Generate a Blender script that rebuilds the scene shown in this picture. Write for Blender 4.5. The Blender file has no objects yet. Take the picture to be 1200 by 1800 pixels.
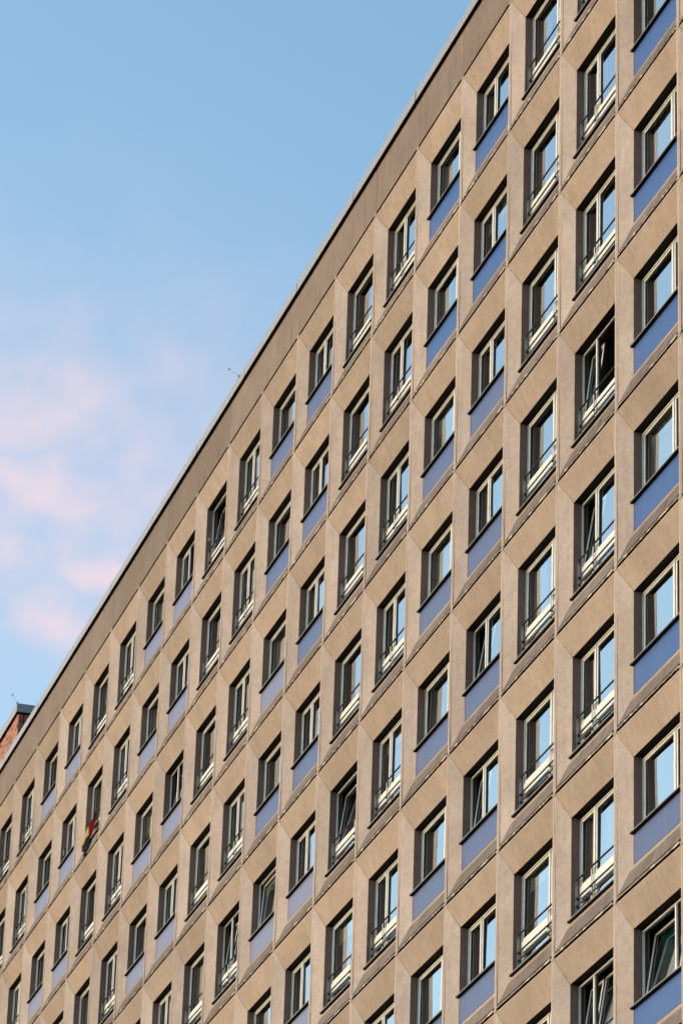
import bpy, math, random
from mathutils import Matrix, Vector
random.seed(7)
sc = bpy.context.scene
COL = sc.collection
R = math.radians

# ------------------------------------------------------------------ camera
GZ = 41.98                      # height of the roof joint line above the street
cam_d = bpy.data.cameras.new('camera')
cam = bpy.data.objects.new('camera', cam_d); COL.objects.link(cam)
RM = ((0.287954, 0.957132, 0.031331), (-0.400735, 0.150147, -0.903807), (-0.869767, 0.247699, 0.426792))
right, down, fwd = (Vector(v) for v in RM)
M = Matrix((right, -down, -fwd)).transposed().to_4x4()
M.translation = Vector((51.13606, -19.913036, GZ - 40.234232))
cam.matrix_world = M
cam_d.sensor_fit = 'HORIZONTAL'; cam_d.sensor_width = 36.0
cam_d.lens = 7000 / 1200 * 36.0
cam_d.clip_start = 0.5; cam_d.clip_end = 5000
sc.camera = cam

# ------------------------------------------------------------------ light
SUN_EL, SUN_AZ = R(9.5), R(207)      # azimuth measured clockwise from +Y: the sun stands in front of the facade
SKY_STRENGTH, EXPOSURE = 0.15, 1.34
sun_d = bpy.data.lights.new('sun', 'SUN'); sun = bpy.data.objects.new('sun', sun_d); COL.objects.link(sun)
sun_d.energy = 0.5; sun_d.angle = R(28); sun_d.color = (1.0, 0.79, 0.72)
sdir = Vector((math.sin(SUN_AZ) * math.cos(SUN_EL), math.cos(SUN_AZ) * math.cos(SUN_EL), math.sin(SUN_EL)))
sun.rotation_euler = sdir.to_track_quat('Z', 'Y').to_euler()
sun.location = (0, -60, 60)

world = bpy.data.worlds.new('World'); sc.world = world; world.use_nodes = True
wn = world.node_tree; wn.nodes.clear(); WL = wn.links.new
def wnode(t, **k):
    n = wn.nodes.new(t)
    for a, b in k.items(): setattr(n, a, b)
    return n
sky = wnode('ShaderNodeTexSky', sky_type='NISHITA')
sky.sun_disc = False; sky.sun_elevation = SUN_EL; sky.sun_rotation = SUN_AZ
sky.air_density = 1.0; sky.dust_density = 1.7; sky.ozone_density = 1.3; sky.altitude = 0
geo = wnode('ShaderNodeTexCoord')
nz = wnode('ShaderNodeTexNoise'); nz.inputs['Scale'].default_value = 34; nz.inputs['Detail'].default_value = 5; nz.inputs['Roughness'].default_value = 0.55
WL(geo.outputs['Generated'], nz.inputs['Vector'])
def wmath(op, a, b=None, c=None, clamp=False):
    n = wnode('ShaderNodeMath', operation=op, use_clamp=clamp)
    for i, v in enumerate((a, b, c)):
        if v is None: continue
        if isinstance(v, (int, float)): n.inputs[i].default_value = v
        else: WL(v, n.inputs[i])
    return n.outputs[0]
def wdot(vec):
    n = wnode('ShaderNodeVectorMath', operation='DOT_PRODUCT'); WL(wv, n.inputs[0]); n.inputs[1].default_value = vec
    return n.outputs['Value']
off = wnode('ShaderNodeVectorMath', operation='MULTIPLY_ADD')
WL(nz.outputs['Color'], off.inputs[0]); off.inputs[1].default_value = (0.034, 0.034, 0.034); 
sub = wnode('ShaderNodeVectorMath', operation='SUBTRACT'); WL(geo.outputs['Generated'], sub.inputs[0]); sub.inputs[1].default_value = (0.017, 0.017, 0.017)
WL(sub.outputs[0], off.inputs[2]); wv = off.outputs[0]
# sunset clouds low over the street: soft banks given by compass bearing and height, plus loose cloud elsewhere
banks = [((-0.87846, 0.170825, 0.446236), 0.036, 0.017, 0.62), ((-0.8850, 0.1800, 0.4290), 0.060, 0.050, 0.52), ((-0.88559, 0.171951, 0.431467), 0.025, 0.010, 0.85),
         ((-0.894548, 0.167819, 0.414272), 0.013, 0.009, 0.7), ((-0.890521, 0.191841, 0.412516), 0.018, 0.008, 0.85),
         ((-0.898272, 0.184257, 0.398944), 0.017, 0.014, 0.75)]
acc = None
for c, rw, rh, amt in banks:
    c = Vector(c).normalized(); hx = Vector((c.y, -c.x, 0)).normalized(); hz = hx.cross(c) * -1
    if hz.z < 0: hz = -hz
    u = wmath('DIVIDE', wmath('SUBTRACT', wdot(hx), c.dot(hx)), rw)
    v = wmath('DIVIDE', wmath('SUBTRACT', wdot(hz), c.dot(hz)), rh)
    d2 = wmath('MULTIPLY_ADD', u, u, wmath('MULTIPLY', v, v))
    g = wmath('MULTIPLY', wmath('EXPONENT', wmath('MULTIPLY', d2, -1.0)), amt)
    side = wmath('GREATER_THAN', wdot(c), 0.0)
    g = wmath('MULTIPLY', g, side)
    acc = g if acc is None else wmath('MAXIMUM', acc, g)
tex = wnode('ShaderNodeTexNoise'); tex.inputs['Scale'].default_value = 70; tex.inputs['Detail'].default_value = 4
WL(geo.outputs['Generated'], tex.inputs['Vector'])
acc = wmath('MULTIPLY', acc, wmath('MULTIPLY_ADD', tex.outputs['Fac'], 1.5, 0.25), clamp=True)
cl_col = wnode('ShaderNodeMix', data_type='RGBA')
grade = wnode('ShaderNodeMix', data_type='RGBA', blend_type='MULTIPLY'); grade.inputs['Factor'].default_value = 1.0
WL(sky.outputs['Color'], grade.inputs['A']); grade.inputs['B'].default_value = (0.88, 1.03, 1.06, 1)
WL(acc, cl_col.inputs['Factor']); WL(grade.outputs['Result'], cl_col.inputs['A']); cl_col.inputs['B'].default_value = (2.35, 1.92, 2.12, 1)
bg = wnode('ShaderNodeBackground'); bg.inputs['Strength'].default_value = SKY_STRENGTH
WL(cl_col.outputs['Result'], bg.inputs['Color'])
wo = wnode('ShaderNodeOutputWorld'); WL(bg.outputs[0], wo.inputs['Surface'])

sc.view_settings.view_transform = 'Standard'; sc.view_settings.look = 'None'
sc.view_settings.exposure = EXPOSURE; sc.view_settings.gamma = 1.0; sc.view_settings.use_curve_mapping = False
sc.render.engine = 'CYCLES'
try:
    sc.cycles.max_bounces = 8; sc.cycles.transparent_max_bounces = 12; sc.cycles.use_denoising = True
except Exception: pass

# ------------------------------------------------------------------ materials
def new_mat(name):
    m = bpy.data.materials.new(name); m.use_nodes = True
    nt = m.node_tree; nt.nodes.clear()
    return m, nt
def node(nt, t, **k):
    n = nt.nodes.new(t)
    for a, b in k.items(): setattr(n, a, b)
    return n
def ramp(nt, fac, stops, interp='LINEAR'):
    r = node(nt, 'ShaderNodeValToRGB'); r.color_ramp.interpolation = interp
    e = r.color_ramp.elements
    while len(e) < len(stops): e.new(0.5)
    for i, (p, c) in enumerate(stops):
        e[i].position = p; e[i].color = (*c, 1) if len(c) == 3 else c
    nt.links.new(fac, r.inputs['Fac']); return r.outputs['Color']
def mix(nt, fac, a, b, mode='MIX'):
    n = node(nt, 'ShaderNodeMix', data_type='RGBA', blend_type=mode)
    for s, v in (('Factor', fac), ('A', a), ('B', b)):
        if isinstance(v, (int, float)): n.inputs[s].default_value = v
        elif isinstance(v, tuple): n.inputs[s].default_value = (*v, 1)
        else: nt.links.new(v, n.inputs[s])
    return n.outputs['Result']
def noise(nt, vec, scale, detail=4, rough=0.55, dims=None):
    n = node(nt, 'ShaderNodeTexNoise'); n.inputs['Scale'].default_value = scale
    n.inputs['Detail'].default_value = detail; n.inputs['Roughness'].default_value = rough
    nt.links.new(vec, n.inputs['Vector']); return n.outputs['Fac']
def mapped(nt, vec, scale=(1, 1, 1), loc=None):
    n = node(nt, 'ShaderNodeMapping'); n.inputs['Scale'].default_value = scale
    nt.links.new(vec, n.inputs['Vector'])
    if loc is not None: nt.links.new(loc, n.inputs['Location'])
    return n.outputs['Vector']
def finish(nt, col, rough=0.85, bump=None, bump_d=0.01, bump_s=0.5, metallic=0.0, spec=0.3):
    b = node(nt, 'ShaderNodeBsdfPrincipled')
    if isinstance(col, tuple): b.inputs['Base Color'].default_value = (*col, 1)
    else: nt.links.new(col, b.inputs['Base Color'])
    if isinstance(rough, (int, float)): b.inputs['Roughness'].default_value = rough
    else: nt.links.new(rough, b.inputs['Roughness'])
    b.inputs['Metallic'].default_value = metallic
    b.inputs['Specular IOR Level'].default_value = spec
    if bump is not None:
        u = node(nt, 'ShaderNodeBump'); u.inputs['Distance'].default_value = bump_d; u.inputs['Strength'].default_value = bump_s
        nt.links.new(bump, u.inputs['Height']); nt.links.new(u.outputs['Normal'], b.inputs['Normal'])
    o = node(nt, 'ShaderNodeOutputMaterial'); nt.links.new(b.outputs[0], o.inputs['Surface'])
def world_pos(nt):
    return node(nt, 'ShaderNodeNewGeometry').outputs['Position']

def concrete(name, base, dirt, streak=0.35, speck=0.5, varies=0.22):
    m, nt = new_mat(name)
    p = world_pos(nt)
    rnd = node(nt, 'ShaderNodeObjectInfo').outputs['Random']
    big = noise(nt, p, 0.9, 5, 0.6)
    mid = noise(nt, p, 7, 5, 0.65)
    fine = noise(nt, p, 34, 4, 0.75)
    st = noise(nt, mapped(nt, p, (5, 5, 0.35)), 1.6, 5, 0.65)
    c = mix(nt, ramp(nt, big, [(0.32, (0, 0, 0)), (0.70, (1, 1, 1))]), tuple(v * 0.84 for v in base), tuple(v * 1.1 for v in base))
    warm = noise(nt, p, 0.55, 4, 0.6)
    c = mix(nt, ramp(nt, warm, [(0.5, (0, 0, 0)), (0.75, (0.4, 0.4, 0.4))]), c, (base[0] * 1.02, base[1] * 0.9, base[2] * 0.74))
    c = mix(nt, ramp(nt, mid, [(0.44, (0, 0, 0)), (0.78, (0.5, 0.5, 0.5))]), c, dirt)
    c = mix(nt, ramp(nt, st, [(0.5, (0, 0, 0)), (0.75, (streak,) * 3)]), c, dirt)
    c = mix(nt, speck, c, ramp(nt, fine, [(0.3, (0.68, 0.67, 0.66)), (0.5, (1, 1, 1)), (0.7, (1.25, 1.23, 1.2))]), 'MULTIPLY')
    br = node(nt, 'ShaderNodeMapRange'); nt.links.new(rnd, br.inputs['Value'])
    br.inputs['To Min'].default_value = 1 - varies / 2; br.inputs['To Max'].default_value = 1 + varies / 2
    hs = node(nt, 'ShaderNodeHueSaturation'); nt.links.new(c, hs.inputs['Color']); nt.links.new(br.outputs[0], hs.inputs['Value'])
    finish(nt, hs.outputs['Color'], 0.92, fine, 0.006, 0.5, spec=0.15)
    return m
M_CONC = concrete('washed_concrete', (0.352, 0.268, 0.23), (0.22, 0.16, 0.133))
M_SIDE = concrete('greyed_sidelit_concrete', (0.49, 0.388, 0.356), (0.31, 0.238, 0.215))  # weathered grey tone, lightened to make up for weak light on side faces
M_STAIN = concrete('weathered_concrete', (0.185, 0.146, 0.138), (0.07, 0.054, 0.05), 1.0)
M_FLECK = concrete('lime_fleck', (0.50, 0.42, 0.35), (0.3, 0.24, 0.2), 0.4)
M_LIP = concrete('stained_lip', (0.22, 0.172, 0.15), (0.16, 0.12, 0.105), 0.6)
M_BAND = concrete('parapet_concrete', (0.21, 0.16, 0.143), (0.115, 0.085, 0.077), 0.9)
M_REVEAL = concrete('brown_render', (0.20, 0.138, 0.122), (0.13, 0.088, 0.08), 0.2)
M_SEAL = concrete('joint_sealant', (0.37, 0.30, 0.27), (0.25, 0.2, 0.17), 0.5)
M_MORTAR = concrete('pale_mortar', (0.47, 0.38, 0.31), (0.2, 0.16, 0.13), 0.6)

def plain(name, col, rough=0.5, metallic=0.0, spec=0.4, var=0.12, scale=9):
    m, nt = new_mat(name); p = world_pos(nt)
    n = noise(nt, p, scale, 4, 0.6)
    c = mix(nt, ramp(nt, n, [(0.3, (0, 0, 0)), (0.75, (1, 1, 1))]), tuple(v * (1 - var) for v in col), tuple(v * (1 + var * 0.5) for v in col))
    finish(nt, c, rough, metallic=metallic, spec=spec); return m
M_WHITE = plain('white_plastic', (0.64, 0.615, 0.60), 0.4)
M_GASKET = plain('black_gasket', (0.018, 0.018, 0.02), 0.6)
M_SILL = plain('sill_metal', (0.17, 0.165, 0.17), 0.55, 0.2)
M_RAIL = plain('railing_metal', (0.026, 0.024, 0.025), 0.75, 0.0, spec=0.1)
M_RAILP = plain('galvanised_steel', (0.36, 0.34, 0.33), 0.5, 0.5)
M_SOFFIT_SHADE = plain('soffit_shade_black', (0.016, 0.013, 0.014), 0.9, spec=0.1)  # shade of the window soffit painted as a black surface
M_COPING = plain('coping_metal', (0.215, 0.205, 0.235), 0.5, 0.2, var=0.05)
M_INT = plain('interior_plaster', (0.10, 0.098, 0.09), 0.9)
M_DARK = plain('joint_and_shade_black', (0.012, 0.010, 0.010), 0.95, spec=0.1)  # black of the joints, also painted as shade on undersides
M_ROD = plain('rod_metal', (0.22, 0.22, 0.24), 0.5, 0.6)
M_VENT = plain('vent_cap', (0.6, 0.5, 0.38), 0.6)
M_RED = plain('red_cloth', (0.11, 0.002, 0.004), 0.95, spec=0.03)
M_GOLD = plain('gold_cloth', (0.42, 0.26, 0.07), 0.8)
M_BLACK = plain('black_cloth', (0.005, 0.005, 0.008), 0.9, spec=0.1)
M_ASPH = plain('asphalt', (0.05, 0.05, 0.05), 0.9)
M_PAVE = plain('paving', (0.22, 0.21, 0.19), 0.9)
M_ROOF = plain('roof_felt', (0.08, 0.08, 0.08), 0.9)

# blue ceramic cladding: fine ribs of small tiles, from deep blue to pale lavender
def blue_tile(name, ca, cb, cd):
    m, nt = new_mat(name); p = world_pos(nt)
    rnd = node(nt, 'ShaderNodeObjectInfo').outputs['Random']
    n1 = noise(nt, p, 3, 4, 0.6); n2 = noise(nt, mapped(nt, p, (6, 6, 60)), 1.0, 3, 0.7); n3 = noise(nt, mapped(nt, p, (9, 9, 0.7)), 1, 5, 0.65)
    c = mix(nt, n1, ca, cb)
    c = mix(nt, ramp(nt, rnd, [(0, (0, 0, 0)), (1, (0.3,) * 3)]), c, tuple(v * 0.8 + 0.03 for v in cb))
    c = mix(nt, ramp(nt, n2, [(0.42, (0.0,) * 3), (0.62, (0.3,) * 3)]), c, tuple(v * 0.62 for v in ca))
    c = mix(nt, ramp(nt, n3, [(0.48, (0,) * 3), (0.75, (0.6,) * 3)]), c, cd)
    w1 = node(nt, 'ShaderNodeTexWave', wave_type='BANDS', bands_direction='Z'); w1.inputs['Scale'].default_value = 7.5
    nt.links.new(p, w1.inputs['Vector'])
    finish(nt, c, 0.38, w1.outputs['Fac'], 0.004, 0.5, spec=0.12); return m
BLUES = [blue_tile('deep_blue_tile', (0.022, 0.076, 0.28), (0.036, 0.092, 0.285), (0.085, 0.105, 0.21)),
         blue_tile('blue_tile', (0.060, 0.092, 0.245), (0.082, 0.11, 0.25), (0.115, 0.12, 0.20)),
         blue_tile('pale_blue_tile', (0.15, 0.17, 0.315), (0.185, 0.185, 0.315), (0.13, 0.13, 0.23))]

def cloth_mat(name, col):
    m, nt = new_mat(name)
    d = node(nt, 'ShaderNodeBsdfDiffuse'); d.inputs['Color'].default_value = (*col, 1)
    t = node(nt, 'ShaderNodeBsdfTranslucent'); t.inputs['Color'].default_value = (*col, 1)
    s = node(nt, 'ShaderNodeMixShader'); s.inputs[0].default_value = 0.35
    nt.links.new(d.outputs[0], s.inputs[1]); nt.links.new(t.outputs[0], s.inputs[2])
    o = node(nt, 'ShaderNodeOutputMaterial'); nt.links.new(s.outputs[0], o.inputs['Surface']); return m
M_CURT = cloth_mat('white_net_curtain', (0.78, 0.77, 0.74))
M_CURTG = cloth_mat('pale_green_curtain', (0.42, 0.50, 0.40))
M_CURTT = cloth_mat('teal_curtain', (0.03, 0.36, 0.33))
M_CURTD = cloth_mat('grey_curtain', (0.30, 0.30, 0.29))

m, nt = new_mat('window_glass')
fr = node(nt, 'ShaderNodeFresnel'); fr.inputs['IOR'].default_value = 2.1
p = world_pos(nt)
wob = noise(nt, p, 1.3, 2, 0.5); bu = node(nt, 'ShaderNodeBump'); bu.inputs['Distance'].default_value = 0.006; bu.inputs['Strength'].default_value = 0.25
nt.links.new(wob, bu.inputs['Height'])
gl = node(nt, 'ShaderNodeBsdfGlossy'); gl.inputs['Roughness'].default_value = 0.0; gl.inputs['Color'].default_value = (0.94, 0.98, 1, 1)
nt.links.new(bu.outputs['Normal'], gl.inputs['Normal'])
tr = node(nt, 'ShaderNodeBsdfTransparent'); tr.inputs['Color'].default_value = (0.80, 0.85, 0.84, 1)
mr = node(nt, 'ShaderNodeMapRange'); nt.links.new(fr.outputs[0], mr.inputs['Value']); mr.inputs['To Min'].default_value = 0.42
ms = node(nt, 'ShaderNodeMixShader'); nt.links.new(mr.outputs[0], ms.inputs[0])
nt.links.new(tr.outputs[0], ms.inputs[1]); nt.links.new(gl.outputs[0], ms.inputs[2])
o = node(nt, 'ShaderNodeOutputMaterial'); nt.links.new(ms.outputs[0], o.inputs['Surface']); M_GLASS = m
m, nt = new_mat('glass_inner_face')
tr = node(nt, 'ShaderNodeBsdfTransparent'); tr.inputs['Color'].default_value = (0.92, 0.95, 0.94, 1)
o = node(nt, 'ShaderNodeOutputMaterial'); nt.links.new(tr.outputs[0], o.inputs['Surface']); M_GLASSB = m

M_BRICK = plain('clinker_brick', (0.42, 0.17, 0.12), 0.8, var=0.3)
BRICKS = [M_BRICK, M_BRICK, plain('pale_clinker_brick', (0.46, 0.20, 0.145), 0.8, var=0.3), plain('dark_clinker_brick', (0.13, 0.045, 0.04), 0.8, var=0.3)]
M_BMORT = plain('brick_mortar', (0.05, 0.032, 0.028), 0.95)
M_TILE = plain('red_cladding', (0.27, 0.062, 0.035), 0.6, var=0.35, scale=5)

# ------------------------------------------------------------------ mesh helpers
class MB:
    def __init__(s): s.v, s.f, s.m, s.mats = [], [], [], []
    def mi(s, mat):
        if mat not in s.mats: s.mats.append(mat)
        return s.mats.index(mat)
    def face(s, pts, mat):
        b = len(s.v); s.v += [tuple(p) for p in pts]; s.f.append(tuple(range(b, b + len(pts)))); s.m.append(s.mi(mat))
    def box(s, x0, x1, y0, y1, z0, z1, mat, skip=''):
        if x0 > x1: x0, x1 = x1, x0
        if y0 > y1: y0, y1 = y1, y0
        if z0 > z1: z0, z1 = z1, z0
        b = len(s.v); s.v += [(x, y, z) for z in (z0, z1) for y in (y0, y1) for x in (x0, x1)]
        fs = {'b': (0, 2, 3, 1), 't': (4, 5, 7, 6), 'f': (0, 1, 5, 4), 'k': (2, 6, 7, 3), 'l': (0, 4, 6, 2), 'r': (1, 3, 7, 5)}
        for k, f in fs.items():
            if k in skip: continue
            s.f.append(tuple(b + i for i in f)); s.m.append(s.mi(mat))
    def tube(s, p, q, r, mat, n=8, cap=True):
        p, q = Vector(p), Vector(q); d = (q - p).normalized(); a = d.orthogonal().normalized(); c = d.cross(a)
        b = len(s.v)
        for e in (p, q):
            for i in range(n):
                t = 2 * math.pi * i / n; s.v.append(tuple(e + r * (math.cos(t) * a + math.sin(t) * c)))
        for i in range(n):
            k = (i + 1) % n; s.f.append((b + i, b + k, b + n + k, b + n + i)); s.m.append(s.mi(mat))
        if cap:
            s.f.append(tuple(b + i for i in reversed(range(n)))); s.m.append(s.mi(mat))
            s.f.append(tuple(b + n + i for i in range(n))); s.m.append(s.mi(mat))
    def ring(s, x0, x1, z0, z1, w, y0, y1, mat, wb=None, wt=None):
        wb = w if wb is None else wb; wt = w if wt is None else wt
        s.box(x0, x0 + w, y0, y1, z0, z1, mat); s.box(x1 - w, x1, y0, y1, z0, z1, mat)
        s.box(x0 + w, x1 - w, y0, y1, z0, z0 + wb, mat); s.box(x0 + w, x1 - w, y0, y1, z1 - wt, z1, mat)
    def mesh(s, name):
        me = bpy.data.meshes.new(name); me.from_pydata(s.v, [], s.f)
        for mt in s.mats: me.materials.append(mt)
        me.polygons.foreach_set('material_index', s.m); me.update(); return me
def link(name, me, parent=None, loc=(0, 0, 0)):
    o = bpy.data.objects.new(name, me); COL.objects.link(o); o.location = loc
    if parent is not None: o.parent = parent
    return o
def thing(name, label, cat, loc=(0, 0, 0), group=None):
    o = bpy.data.objects.new(name, None); COL.objects.link(o); o.location = loc
    o['label'] = label; o['category'] = cat
    if group: o['group'] = group
    return o

# ------------------------------------------------------------------ ground
mb = MB(); mb.box(-900, 900, -900, 900, -0.6, 0.0, M_ASPH)
g = link('ground', mb.mesh('ground')); g['kind'] = 'structure'
mb = MB(); mb.box(-72, 20, -6, 0.1, 0.004, 0.13, M_PAVE)
g = link('pavement', mb.mesh('pavement')); g['kind'] = 'structure'

# ------------------------------------------------------------------ apartment building
BW, FH = 2.8338, 2.8            # bay width, storey height
D = 0.165                       # depth of the splay
QX0, QX1, QZ0, QZ1 = 0.37, BW - 0.37, -2.285, -0.51      # opening
YF = D + 0.137                   # window frame plane
ROOF = GZ
bld = thing('apartment_building', 'grey-brown concrete slab block with rows of splayed window panels, blue spandrels and railings', 'building', (0, 0, 0))

def panel_mesh(seed):
    rg = random.Random(seed); b = MB()
    xa, xb, zt = 0.014, BW - 0.014, -0.022
    ml, mr, mt = 0.062, BW - 0.062, -0.045
    zb = -2.705
    J = lambda a=0.006: rg.uniform(-a, a)
    q = [(QX0, D, QZ1), (QX1, D, QZ1), (QX1, D, QZ0), (QX0, D, QZ0)]          # TL TR BR BL of the opening
    o = [(ml, 0, mt), (mr, 0, mt), (mr, 0.010, zb), (ml, 0.010, zb)]
    # flat rim
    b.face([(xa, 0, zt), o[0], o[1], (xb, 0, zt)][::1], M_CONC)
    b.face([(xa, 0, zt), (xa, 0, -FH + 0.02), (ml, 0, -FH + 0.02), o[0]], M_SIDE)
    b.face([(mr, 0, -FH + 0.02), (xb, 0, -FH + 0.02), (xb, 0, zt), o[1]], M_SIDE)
    # the four splays, cut into strips so that faces keep a cast look
    def lerp(p, r_, t): return tuple(p[i] + (r_[i] - p[i]) * t for i in range(3))
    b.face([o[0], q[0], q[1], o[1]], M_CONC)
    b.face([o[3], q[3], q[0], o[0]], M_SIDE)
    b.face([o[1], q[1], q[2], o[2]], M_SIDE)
    # bottom splay: clean strip below the sill, then the weathered ledge
    k = 0.22
    u0, u1 = lerp(q[3], o[3], k), lerp(q[2], o[2], k)
    v0, v1 = (u0[0] + 0.03, u0[1], u0[2]), (u1[0] - 0.03, u1[1], u1[2])
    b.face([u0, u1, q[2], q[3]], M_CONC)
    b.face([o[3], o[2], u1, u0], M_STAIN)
    # drip lip of the panel foot, ragged with mortar
    n = 60; xs = [ml + 0.03 + (mr - ml - 0.06) * (i + (rg.uniform(-0.3, 0.3) if 0 < i < n_ - 0 else 0)) / n_ for n_ in (n,) for i in range(n + 1)]
    yl, z0, z1 = -0.010, -2.742, -2.782
    b.face([o[3], (ml, 0.055, -2.72), (mr, 0.055, -2.72), o[2]], M_DARK)
    prev = None; lvl = 0; light = False
    for i, x in enumerate(xs):
        if rg.random() < 0.3: lvl = rg.uniform(0, 0.008)
        if rg.random() < (0.4 if light else 0.12): light = not light
        cur = [(x, 0.05, z0), (x, yl + J(0.004), z0 + J(0.003) - lvl), (x, yl + J(0.004), z1 + J(0.005)), (x, 0.11, z1 + J(0.003))]
        if prev:
            for a in range(3): b.face([prev[a], prev[a + 1], cur[a + 1], cur[a]], M_DARK if a == 2 else (M_FLECK if light else M_LIP))  # lip underside is black to paint its shade
        prev = cur
    # reveal
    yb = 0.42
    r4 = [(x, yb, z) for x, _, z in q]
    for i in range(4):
        k2 = (i + 1) % 4; b.face([q[i], r4[i], r4[k2], q[k2]], M_SOFFIT_SHADE if i == 0 else M_REVEAL)  # top face carries the painted soffit shade, the rest brown render
    # back of the shell
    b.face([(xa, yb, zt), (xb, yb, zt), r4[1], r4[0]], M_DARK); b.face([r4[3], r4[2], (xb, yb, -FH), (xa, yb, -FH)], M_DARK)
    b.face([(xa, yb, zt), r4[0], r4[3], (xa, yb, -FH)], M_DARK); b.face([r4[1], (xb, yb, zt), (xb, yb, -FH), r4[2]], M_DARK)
    # edges and the packed bed joint above
    b.face([(xa, 0, zt), (xb, 0, zt), (xb, 0.11, zt), (xa, 0.11, zt)], M_CONC)
    b.box(xa, xb, 0.105, yb, -0.05, 0.045, M_DARK)
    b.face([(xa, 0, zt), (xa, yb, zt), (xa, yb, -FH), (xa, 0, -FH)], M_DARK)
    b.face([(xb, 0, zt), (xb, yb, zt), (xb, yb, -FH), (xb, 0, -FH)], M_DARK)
    return b.mesh('facade_panel')
PANELS = [panel_mesh(i) for i in range(5)]

def seam_mesh():
    b = MB()
    b.tube((0.05, -0.003, -0.035), (QX0, D - 0.003, QZ1), 0.0095, M_MORTAR, 6, False)
    return b.mesh('mitre_seam')
SEAM = seam_mesh()
b = MB(); b.box(-0.024, 0.024, -0.004, 0.08, -FH + 0.001, 0.001, M_SEAL)
for i in range(2): b.box(-0.034 + 0.05 * i, -0.016 + 0.05 * i, -0.009, 0.02, -FH + 0.001, 0.0, M_SEAL) if False else None
b.box(-0.07, 0.07, -0.011, 0.06, -0.02, 0.03, M_SEAL)
JOINT = b.mesh('joint_strip')

def frame_mesh(even, french):
    """outer frame with the fixed post between the sashes; x runs from the opening's left edge"""
    b = MB(); w = QX1 - QX0
    zb = -1.75 if not french else QZ0 + 0.03
    mx = 0.70 if even else w - 0.70
    b.ring(0.005, w - 0.005, zb, QZ1 - 0.03, 0.034, YF, YF + 0.03, M_WHITE, wt=0.02)
    b.ring(0.005, w - 0.005, zb, QZ1 - 0.03, 0.030, YF + 0.0302, YF + 0.075, M_GASKET, wt=0.018)
    b.box(0.0, w, YF + 0.012, YF + 0.07, QZ1 - 0.032, QZ1 - 0.002, M_GASKET)
    zl = zb + 0.034
    if french:
        zl = QZ1 - 1.19
        b.box(0.039, w - 0.039, YF - 0.004, YF + 0.075, zl - 0.10, zl, M_WHITE)
        b.ring(0.039, mx - 0.028, zb + 0.034, zl - 0.10, 0.06, YF + 0.012, YF + 0.065, M_WHITE, wt=0.085)
        b.ring(mx + 0.028, w - 0.039, zb + 0.034, zl - 0.10, 0.06, YF + 0.012, YF + 0.065, M_WHITE, wt=0.085)
        b.box(mx - 0.028, mx + 0.028, YF + 0.001, YF + 0.075, zb + 0.034, zl - 0.10, M_WHITE)
    b.box(mx - 0.028, mx + 0.028, YF + 0.001, YF + 0.03, zl, QZ1 - 0.05, M_WHITE); b.box(mx - 0.025, mx + 0.025, YF + 0.0302, YF + 0.075, zl, QZ1 - 0.05, M_GASKET)
    return b.mesh('window'), mx, zl, zb
FR = {(e, f): frame_mesh(e, f) for e in (0, 1) for f in (0, 1)}
TOP = QZ1 - 0.05
def sash_mesh(w, h):
    b = MB(); s = 0.052
    b.ring(0, w, 0, h, s, 0.0, 0.035, M_WHITE, wt=0.034); b.ring(0.003, w - 0.003, 0.003, h - 0.003, s - 0.004, 0.0352, 0.06, M_GASKET, wt=0.03)
    b.ring(s, w - s, s, h - 0.034, 0.011, 0.012, 0.05, M_GASKET)
    b.ring(-0.004, w + 0.004, -0.004, h + 0.004, 0.006, 0.01, 0.05, M_GASKET)
    return b.mesh('sash')
def pane_mesh(w, h):
    b = MB()
    b.box(0, w, 0, 0.018, 0, h, M_GLASS, skip='kblrt'); b.box(0, w, 0, 0.018, 0, h, M_GLASSB, skip='f')
    return b.mesh('pane')
def curtain_mesh(x0, x1, z0, z1, mat, amp, wl, seed):
    b = MB(); rg = random.Random(seed); n = max(6, int((x1 - x0) / wl * 6)); ph = rg.random() * 6
    pts = []
    for i in range(n + 1):
        x = x0 + (x1 - x0) * i / n
        pts.append((x, amp * math.sin(ph + 2 * math.pi * (x - x0) / wl) + amp * 0.5 * math.sin(3.1 * x / wl + ph)))
    for i in range(n):
        (xa, ya), (xb, yb) = pts[i], pts[i + 1]
        b.face([(xa, ya, z0), (xb, yb, z0), (xb, yb, z1), (xa, ya, z1)], mat)
    return b.mesh('curtain')
_cache = {}
def cached(kind, fn, *a):
    k = (kind,) + tuple(round(x, 4) if isinstance(x, float) else x for x in a)
    if k not in _cache: _cache[k] = fn(*a)
    return _cache[k]

def sill_mesh():
    b = MB(); x0, x1 = -0.02, QX1 - QX0 + 0.02
    b.box(x0, x1, D - 0.053, YF + 0.02, -0.004, 0.0, M_SILL)
    b.box(x0, x1, D - 0.055, D - 0.0532, -0.016, 0.001, M_SILL)
    b.box(x0, x1, D - 0.052, D + 0.1, -0.038, -0.0045, M_DARK)  # black block stands in for the shade under the sill
    b.box(x0 - 0.006, x0 - 0.0005, D - 0.056, YF, -0.03, 0.018, M_SILL); b.box(x1 + 0.0005, x1 + 0.006, D - 0.056, YF, -0.03, 0.018, M_SILL)
    return b.mesh('sill')
SILL = sill_mesh()
def spandrel_mesh(mat):
    b = MB(); w = QX1 - QX0
    b.box(0.008, w - 0.008, D + 0.004, D + 0.11, QZ0 + 0.012, -1.785, mat)
    return b.mesh('spandrel_panel')
SPANS = [spandrel_mesh(q) for q in BLUES]

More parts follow.
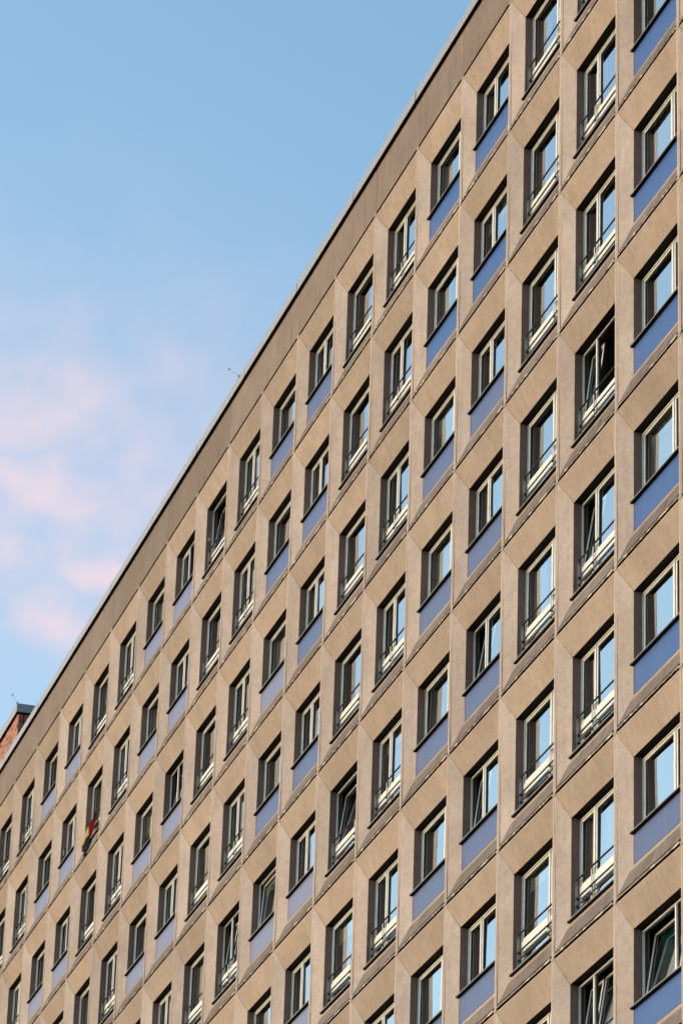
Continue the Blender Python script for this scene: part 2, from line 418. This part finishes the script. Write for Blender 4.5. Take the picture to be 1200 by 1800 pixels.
def rail_parts(even):
    w = QX1 - QX0; y = D + 0.088; mx = 0.66 if even else w - 0.66
    zt = QZ1 - 1.06
    rail = MB(); rail.tube((0.012, y, zt), (w - 0.012, y, zt), 0.016, M_RAIL)
    bars = []
    for dz in (1.362, 1.497, 1.617):
        q = MB(); q.box(0.012, w - 0.012, y - 0.005, y + 0.005, QZ1 - dz - 0.017, QZ1 - dz + 0.017, M_RAIL); bars.append(q.mesh('bar'))
    post = MB(); post.box(mx - 0.006, mx + 0.034, y + 0.008, y + 0.018, QZ1 - 1.70, zt + 0.003, M_RAILP)
    for dz in (1.362, 1.497, 1.617): post.box(mx - 0.012, mx + 0.04, y - 0.012, y + 0.03, QZ1 - dz - 0.022, QZ1 - dz + 0.004, M_RAIL)
    br = []
    for x in (0.0, w - 0.006):
        q = MB(); q.box(x, x + 0.006, y - 0.022, y + 0.03, QZ1 - 1.69, zt + 0.014, M_RAILP)
        q.tube((x - 0.002, y + 0.015, zt - 0.05), (x + 0.010, y + 0.015, zt - 0.05), 0.010, M_RAIL, 6)
        for dz in (1.362, 1.497, 1.617): q.box(x + 0.0065, x + 0.02, y + 0.006, y + 0.035, QZ1 - dz - 0.02, QZ1 - dz + 0.02, M_RAIL)
        br.append(q.mesh('bracket'))
    return rail.mesh('railing'), bars, post.mesh('post'), br
RAILS = {e: rail_parts(e) for e in (0, 1)}

COLS = {-1: (0, 8), 0: (0, 8), 1: (0, 8), 2: (0, 8), 3: (0, 8), 4: (0, 8), 5: (0, 7), 6: (0, 7), 7: (0, 7), 8: (0, 6), 9: (0, 6), 10: (0, 6), 11: (0, 5), 12: (0, 5),
        13: (0, 5), 14: (0, 4), 15: (0, 4), 16: (0, 4), 17: (0, 3), 18: (0, 3), 19: (0, 3), 20: (0, 2)}
# which sashes stand tilted open: L / R / B
TILT = {(2, 3): 'LO', (2, 4): 'L', (4, 4): 'L', (4, 5): 'L', (1, 7): 'B', (2, 7): 'B', (7, 4): 'B', (10, 4): 'B', (9, 4): 'L', (12, 2): 'B', (11, 0): 'B', (12, 0): 'R', (18, 1): 'R', (16, 2): 'R'}
CURT = {(14, 1): ('L', M_CURT, 1.0), (13, 1): ('B', M_CURTG, 1.0), (15, 1): ('B', M_CURTG, 0.9), (1, 7): ('L', M_CURTT, 0.6), (2, 7): ('R', M_CURTT, 0.5), (8, 1): ('L', M_CURT, 0.6),
        (12, 4): ('L', M_CURTG, 0.8), (13, 3): ('L', M_CURTD, 1.0), (14, 3): ('L', M_CURT, 1.0), (10, 3): ('R', M_CURT, 0.8), (11, 4): ('L', M_CURT, 0.8), (9, 5): ('L', M_CURTD, 0.8), (6, 2): ('R', M_CURT, 0.4),
        (3, 4): ('L', M_CURT, 0.5), (6, 0): ('L', M_CURTG, 0.4)}
BLIND = {(3, 6): 0.22, (5, 2): 0.35, (1, 4): 0.18, (8, 2): 0.6, (10, 1): 0.3, (4, 1): 0.25, (13, 2): 0.5, (6, 4): 0.2, (9, 4): 0.2, (7, 5): 0.3, (12, 3): 0.5}

for j, (ra, rb) in COLS.items():
    for r in range(ra, rb + 1):
        rg = random.Random(j * 100 + r)
        px, pz = -j * BW, ROOF - r * FH
        pn = link('facade_panel', PANELS[rg.randrange(5)], bld, (px, 0, pz))
        link('mitre_seam', SEAM, pn); link('joint_strip', JOINT, pn)
        even = 1 if j % 2 == 0 else 0
        french = 1 if (j % 4) in (2, 3) else 0
        w = QX1 - QX0
        me, mx, zl, zb = FR[(even, french)]
        wd = link('window', me, bld, (px + QX0, 0, pz))
        spans = {'L': (0.041, mx - 0.030), 'R': (mx + 0.030, w - 0.041)}
        tl = TILT.get((j, r), '')
        h = TOP - zl
        for side, (x0, x1) in spans.items():
            t = (side in tl) or tl == 'B'
            ang = -R(rg.uniform(7, 9.5)) if t else -R(rg.uniform(0, 0.25))
            if (j, r) == (9, 4): ang = -R(3.5)
            wob = R(rg.uniform(-0.7, 0.7))
            s = link('sash', cached('sash', sash_mesh, x1 - x0 - 0.008, h - 0.008), wd, (x0 + 0.004, YF + 0.016, zl + 0.004))
            s.rotation_euler = (ang, 0, 0)
            off_ = Matrix.Rotation(ang, 3, 'X') @ Vector((0.056, 0.028, 0.056))
            p = link('pane', cached('pane', pane_mesh, x1 - x0 - 0.12, h - 0.102), wd, Vector((x0 + 0.004, YF + 0.016, zl + 0.004)) + off_)
            p.rotation_euler = (ang + R(rg.uniform(-0.6, 0.6)), 0, wob)
            if 'O' in tl and side == 'R':
                hinge = Vector((x1 - 0.004, YF + 0.016, zl + 0.004)); rz = Matrix.Rotation(-R(82), 3, 'Z')
                s.rotation_euler = p.rotation_euler = (0, 0, -R(82))
                s.location = hinge + rz @ Vector((-(x1 - x0 - 0.008), 0, 0)); p.location = hinge + rz @ Vector((-(x1 - x0 - 0.008) + 0.056, 0.028, 0.056))
                s['label'] = 'sash swung wide open into the dark room'
            if t: s['label'] = 'sash tilted open into the room'
        if french:
            for x0, x1 in ((0.099, mx - 0.088), (mx + 0.088, w - 0.099)):
                hh = (zl - 0.185) - (zb + 0.094)
                p = link('pane', cached('pane', pane_mesh, x1 - x0, hh), wd, (x0, YF + 0.03, zb + 0.094))
        cu = CURT.get((j, r))
        if cu is None and not tl and rg.random() < (0.72 if j >= 9 else 0.45):
            cu = (rg.choice('LRB'), rg.choice([M_CURT, M_CURT, M_CURTD, M_CURTG]), rg.uniform(0.25, 0.9))
        if cu:
            side, mt_, frac = cu
            x0, x1 = spans[side] if side != 'B' else (0.05, w - 0.05)
            if frac < 1 and side != 'R': x1 = x0 + (x1 - x0) * frac
            elif frac < 1: x0 = x1 - (x1 - x0) * frac
            z0_ = zb + 0.05
            c = link('curtain', curtain_mesh(x0, x1, z0_, QZ1 - 0.02, mt_, 0.018, 0.13, j * 31 + r), wd, (0, YF + (0.15 if not tl else 0.27), 0))
        if (j, r) in BLIND:
            bb = MB(); bb.box(0.06, w - 0.06, YF + 0.12, YF + 0.125, TOP - BLIND[(j, r)] - 0.06, TOP, M_CURT)
            link('blind', bb.mesh('blind'), wd)
        link('sill', SILL, wd, (0, 0, (QZ0 + 0.028) if french else -1.752))
        if french:
            rm, bars, post, brs = RAILS[even]
            rl = link('railing', rm, bld, (px + QX0, 0, pz))
            for q in bars: link('bar', q, rl)
            link('post', post, rl)
            for q in brs: link('bracket', q, rl)
        else:
            link('spandrel_panel', SPANS[max(0, min(2, int(((j + 0.9 * r) - 5) / 4.5 + rg.uniform(0, 0.999))))], bld, (px + QX0, 0, pz))  # paler tile towards the far and lower bays
    # plain storeys below the part the photograph shows
    mb = MB(); zlow = ROOF - (rb + 1) * FH
    mb.box(px + 0.01, px + BW - 0.01, 0.02, 0.42, 0, zlow - 0.02, M_CONC)
    link('lower_wall', mb.mesh('lower_wall'), bld)

X0, X1 = -20 * BW, 2 * BW
# parapet band in long slabs, coping in sheet lengths
n = 0; x = X0
while x < X1 - 0.1:
    xe = min(x + 2 * BW, X1)
    mb = MB(); mb.box(x + 0.006, xe - 0.006, 0.0, 0.3, 0.045, 1.085, M_BAND, skip='b'); mb.face([(x + 0.006, 0, 0.045), (xe - 0.006, 0, 0.045), (xe - 0.006, 0.3, 0.045), (x + 0.006, 0.3, 0.045)], M_DARK)  # slab underside blackened as painted shade
    link('parapet_slab', mb.mesh('parapet_slab'), bld, (0, 0, ROOF)); x = xe
mb = MB(); mb.box(X0, X1, 0.12, 0.31, -0.01, 1.08, M_DARK); link('parapet_core', mb.mesh('parapet_core'), bld, (0, 0, ROOF))
x = X0 - 0.05
while x < X1:
    xe = min(x + 1.5 * BW, X1 + 0.05); jy, jz = random.uniform(-0.004, 0.004), random.uniform(-0.005, 0.005)
    mb = MB(); mb.box(x + 0.002, xe - 0.002, -0.075 + jy, 0.5, 1.11, 1.335 + jz, M_COPING); mb.box(xe - 0.03, xe + 0.025, -0.082, -0.0795, 1.112, 1.33, M_COPING); mb.box(x + 0.001, xe - 0.001, -0.07, 0.4, 1.09, 1.1095, M_DARK)  # last box is a black strip for the shade below the coping
    link('coping', mb.mesh('coping'), bld, (0, 0, ROOF)); x = xe
mb = MB(); mb.box(X0, X1, 0.42, 12.4, 0.3, 0.55, M_ROOF); link('roof', mb.mesh('roof'), bld, (0, 0, ROOF))
mb = MB(); mb.box(X0, X1, 12.1, 12.4, -ROOF, 0.3, M_CONC); mb.box(X0, X0 + 0.3, 0.42, 12.1, -ROOF, 0.3, M_CONC); mb.box(X1 - 0.3, X1, 0.42, 12.1, -ROOF, 0.3, M_CONC)
mb.box(X0 - 0.01, X0 + 0.3, 0.02, 0.45, -ROOF, 1.08, M_CONC)
link('side_wall', mb.mesh('side_wall'), bld, (0, 0, ROOF))
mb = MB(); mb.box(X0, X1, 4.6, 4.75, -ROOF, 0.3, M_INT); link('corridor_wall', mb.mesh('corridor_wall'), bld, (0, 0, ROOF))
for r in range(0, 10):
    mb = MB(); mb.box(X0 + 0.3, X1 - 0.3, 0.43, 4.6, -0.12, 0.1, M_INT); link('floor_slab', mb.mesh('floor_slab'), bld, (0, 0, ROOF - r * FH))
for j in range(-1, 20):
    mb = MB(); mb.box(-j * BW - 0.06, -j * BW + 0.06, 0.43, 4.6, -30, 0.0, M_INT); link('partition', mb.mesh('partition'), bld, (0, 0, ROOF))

# small fittings on the reveals
def fitting(name, j, r, dx, y, dz, make, label):
    mb = MB(); make(mb); o = link(name, mb.mesh(name), bld, (-j * BW + dx, y, ROOF - r * FH + dz)); o['label'] = label
fitting('vent_cap', 11, 0, QX0, D + 0.07, -1.28, lambda q: (q.tube((-0.01, 0, 0), (0.03, 0, 0), 0.035, M_VENT, 10)), 'small round cap on the reveal')
def hook(q):
    q.tube((0.03, 0, 0.10), (0.03, 0, -0.08), 0.012, M_RAILP); q.tube((0.03, 0, 0.10), (0.03, 0.05, 0.13), 0.012, M_RAIL); q.tube((0, 0.05, 0.13), (0.03, 0.05, 0.13), 0.012, M_RAIL); q.tube((0, 0, -0.08), (0.03, 0, -0.08), 0.014, M_RAIL)
fitting('handle', 16, 1, QX0, D + 0.07, -1.35, hook, 'metal grab handle on the reveal')

# ------------------------------------------------------------------ brick tower on the roof behind
TX, TY, TZ = -58.9, 1.5, ROOF + 5.36
tw = thing('brick_tower', 'red brick rooftop tower with grey metal coping behind the concrete parapet', 'tower', (TX, TY, ROOF + 0.55))
def tpart(name, mb): return link(name, mb.mesh(name), tw, (-TX, -TY, -(ROOF + 0.55)))
mb = MB(); mb.box(TX - 9, TX - 0.012, TY + 0.012, TY + 5, ROOF + 0.55, TZ, M_BMORT); tpart('core', mb)
mb = MB(); rg = random.Random(3)
nc = int((TZ - ROOF - 0.55) / 0.0745)
for c in range(nc):
    z1 = TZ - 0.004 - c * 0.0745
    if c == 10 or c == 34: continue
    o_ = 0.125 if c % 2 else 0.0
    i = 0
    while i * 0.25 < 7.5:
        xr = TX - i * 0.25 + (o_ if i else 0) - (0.125 if c % 2 and False else 0); xl = TX - (i + 1) * 0.25 + o_ + 0.011
        y = TY + rg.uniform(-0.003, 0.004)
        if xl < xr - 0.02: mb.box(xl, xr, y, TY + 0.02, z1 - 0.060, z1, BRICKS[rg.choice((0, 0, 0, 1, 2, 2, 3))], skip='k')
        i += 1
bw = tpart('brickwork', mb); bw['kind'] = 'stuff'
for iz in range(8):
    yy = TY + 0.004
    for k, wy in enumerate((0.18, 0.62, 0.62, 0.62)):
        mb = MB(); z1 = TZ - 0.002 - iz * 0.27
        mb.box(TX - 0.011, TX + rg.uniform(0.002, 0.012), yy, yy + wy - 0.04, z1 - 0.24, z1, M_TILE)
        tpart('tile', mb); yy += wy
mb = MB(); mb.box(TX - 9.1, TX + 0.10, TY - 0.085, TY + 5.1, TZ + 0.02, TZ + 0.29, M_COPING); mb.box(TX - 9.05, TX + 0.09, TY - 0.08, TY + 5.05, TZ + 0.003, TZ + 0.0195, M_DARK); tpart('coping', mb)  # black sheet under the coping paints its shade

# ------------------------------------------------------------------ lightning rods
def rod(loc, tip, label):
    t = thing('lightning_rod', label, 'lightning rod', loc, 'lightning rods on the roof edges')
    mb = MB(); mb.tube((0, 0, 0), tip, 0.006, M_ROD); link('shaft', mb.mesh('shaft'), t)
    mb = MB(); e = Vector(tip); d = e.normalized() * 0.025; mb.tube(e - d, e + d, 0.02, M_ROD, 8); link('tip', mb.mesh('tip'), t)
    mb = MB(); mb.box(-0.03, 0.03, -0.02, 0.02, -0.03, 0.02, M_ROD); link('clamp', mb.mesh('clamp'), t)
rod((-27.45, -0.075, ROOF + 1.345), (-0.20, -0.20, 0.24), 'thin dark rod leaning out from the concrete block\'s metal coping against the sky')
rod((TX + 0.10, TY - 0.085, TZ + 0.30), (-0.03, -0.16, 0.25), 'thin pale rod on the corner of the brick tower\'s coping')

# ------------------------------------------------------------------ flag tied to a railing
fl = thing('flag', 'limp black, red and gold flag tied to a balcony railing', 'flag', (-15 * BW + 1.17, 0.20, ROOF - FH - 1.47))
def flag_part(name, mat, rows, seed):
    """rows: (left xyz, right xyz) from top to bottom; folds run across each row"""
    rg = random.Random(seed); b = MB(); n = 10; grid = []
    for (l, r_) in rows:
        l, r_ = Vector(l), Vector(r_); row = []
        for i in range(n + 1):
            t = i / n; p = l.lerp(r_, t); p.y += 0.016 * math.sin(t * 11 + seed) + rg.uniform(-0.006, 0.006); row.append(p)
        grid.append(row)
    for a, c in zip(grid, grid[1:]):
        for i in range(n):
            b.face([c[i], c[i + 1], a[i + 1], a[i]], mat)
    base = len(b.v); 
    b.v += [(x, y + 0.006, z) for x, y, z in b.v[:base]]
    for f in list(b.f): b.f.append(tuple(base + i for i in reversed(f))); b.m.append(b.mi(mat))
    o = link(name, b.mesh(name), fl); return o
flag_part('red_band', M_RED, [((-0.155, 0.025, 0.029), (0.045, 0.025, -0.035)), ((-0.2, 0.02, -0.079), (0.023, 0.02, -0.158)), ((-0.188, 0.01, -0.207), (0.095, 0.01, -0.308)), ((-0.497, -0.01, -0.124), (0.199, 0.0, -0.362)), ((-0.409, -0.035, -0.305), (0.261, -0.02, -0.524)), ((-0.323, -0.06, -0.477), (0.297, -0.05, -0.664)), ((-0.053, -0.09, -0.683), (0.16, -0.085, -0.757))], 1)
flag_part('gold_band', M_GOLD, [((-0.412, -0.05, -0.29), (-0.306, -0.05, -0.343)), ((-0.53, -0.075, -0.39), (-0.213, -0.07, -0.502)), ((-0.564, -0.1, -0.459), (-0.104, -0.09, -0.604)), ((-0.492, -0.13, -0.611), (-0.207, -0.12, -0.679)), ((-0.408, -0.17, -0.769), (-0.157, -0.16, -0.825)), ((-0.366, -0.2, -0.88), (-0.264, -0.19, -0.883))], 2)
flag_part('black_band', M_BLACK, [((-0.28, -0.1, -0.597), (0.075, -0.095, -0.744)), ((-0.26, -0.135, -0.709), (0.191, -0.13, -0.866)), ((-0.204, -0.17, -0.84), (0.257, -0.16, -1.0)), ((-0.249, -0.205, -0.936), (0.358, -0.19, -1.146)), ((-0.142, -0.22, -1.037), (0.371, -0.21, -1.229)), ((0.143, -0.23, -1.213), (0.388, -0.23, -1.328)), ((0.101, -0.23, -1.29), (0.24, -0.23, -1.353))], 3)
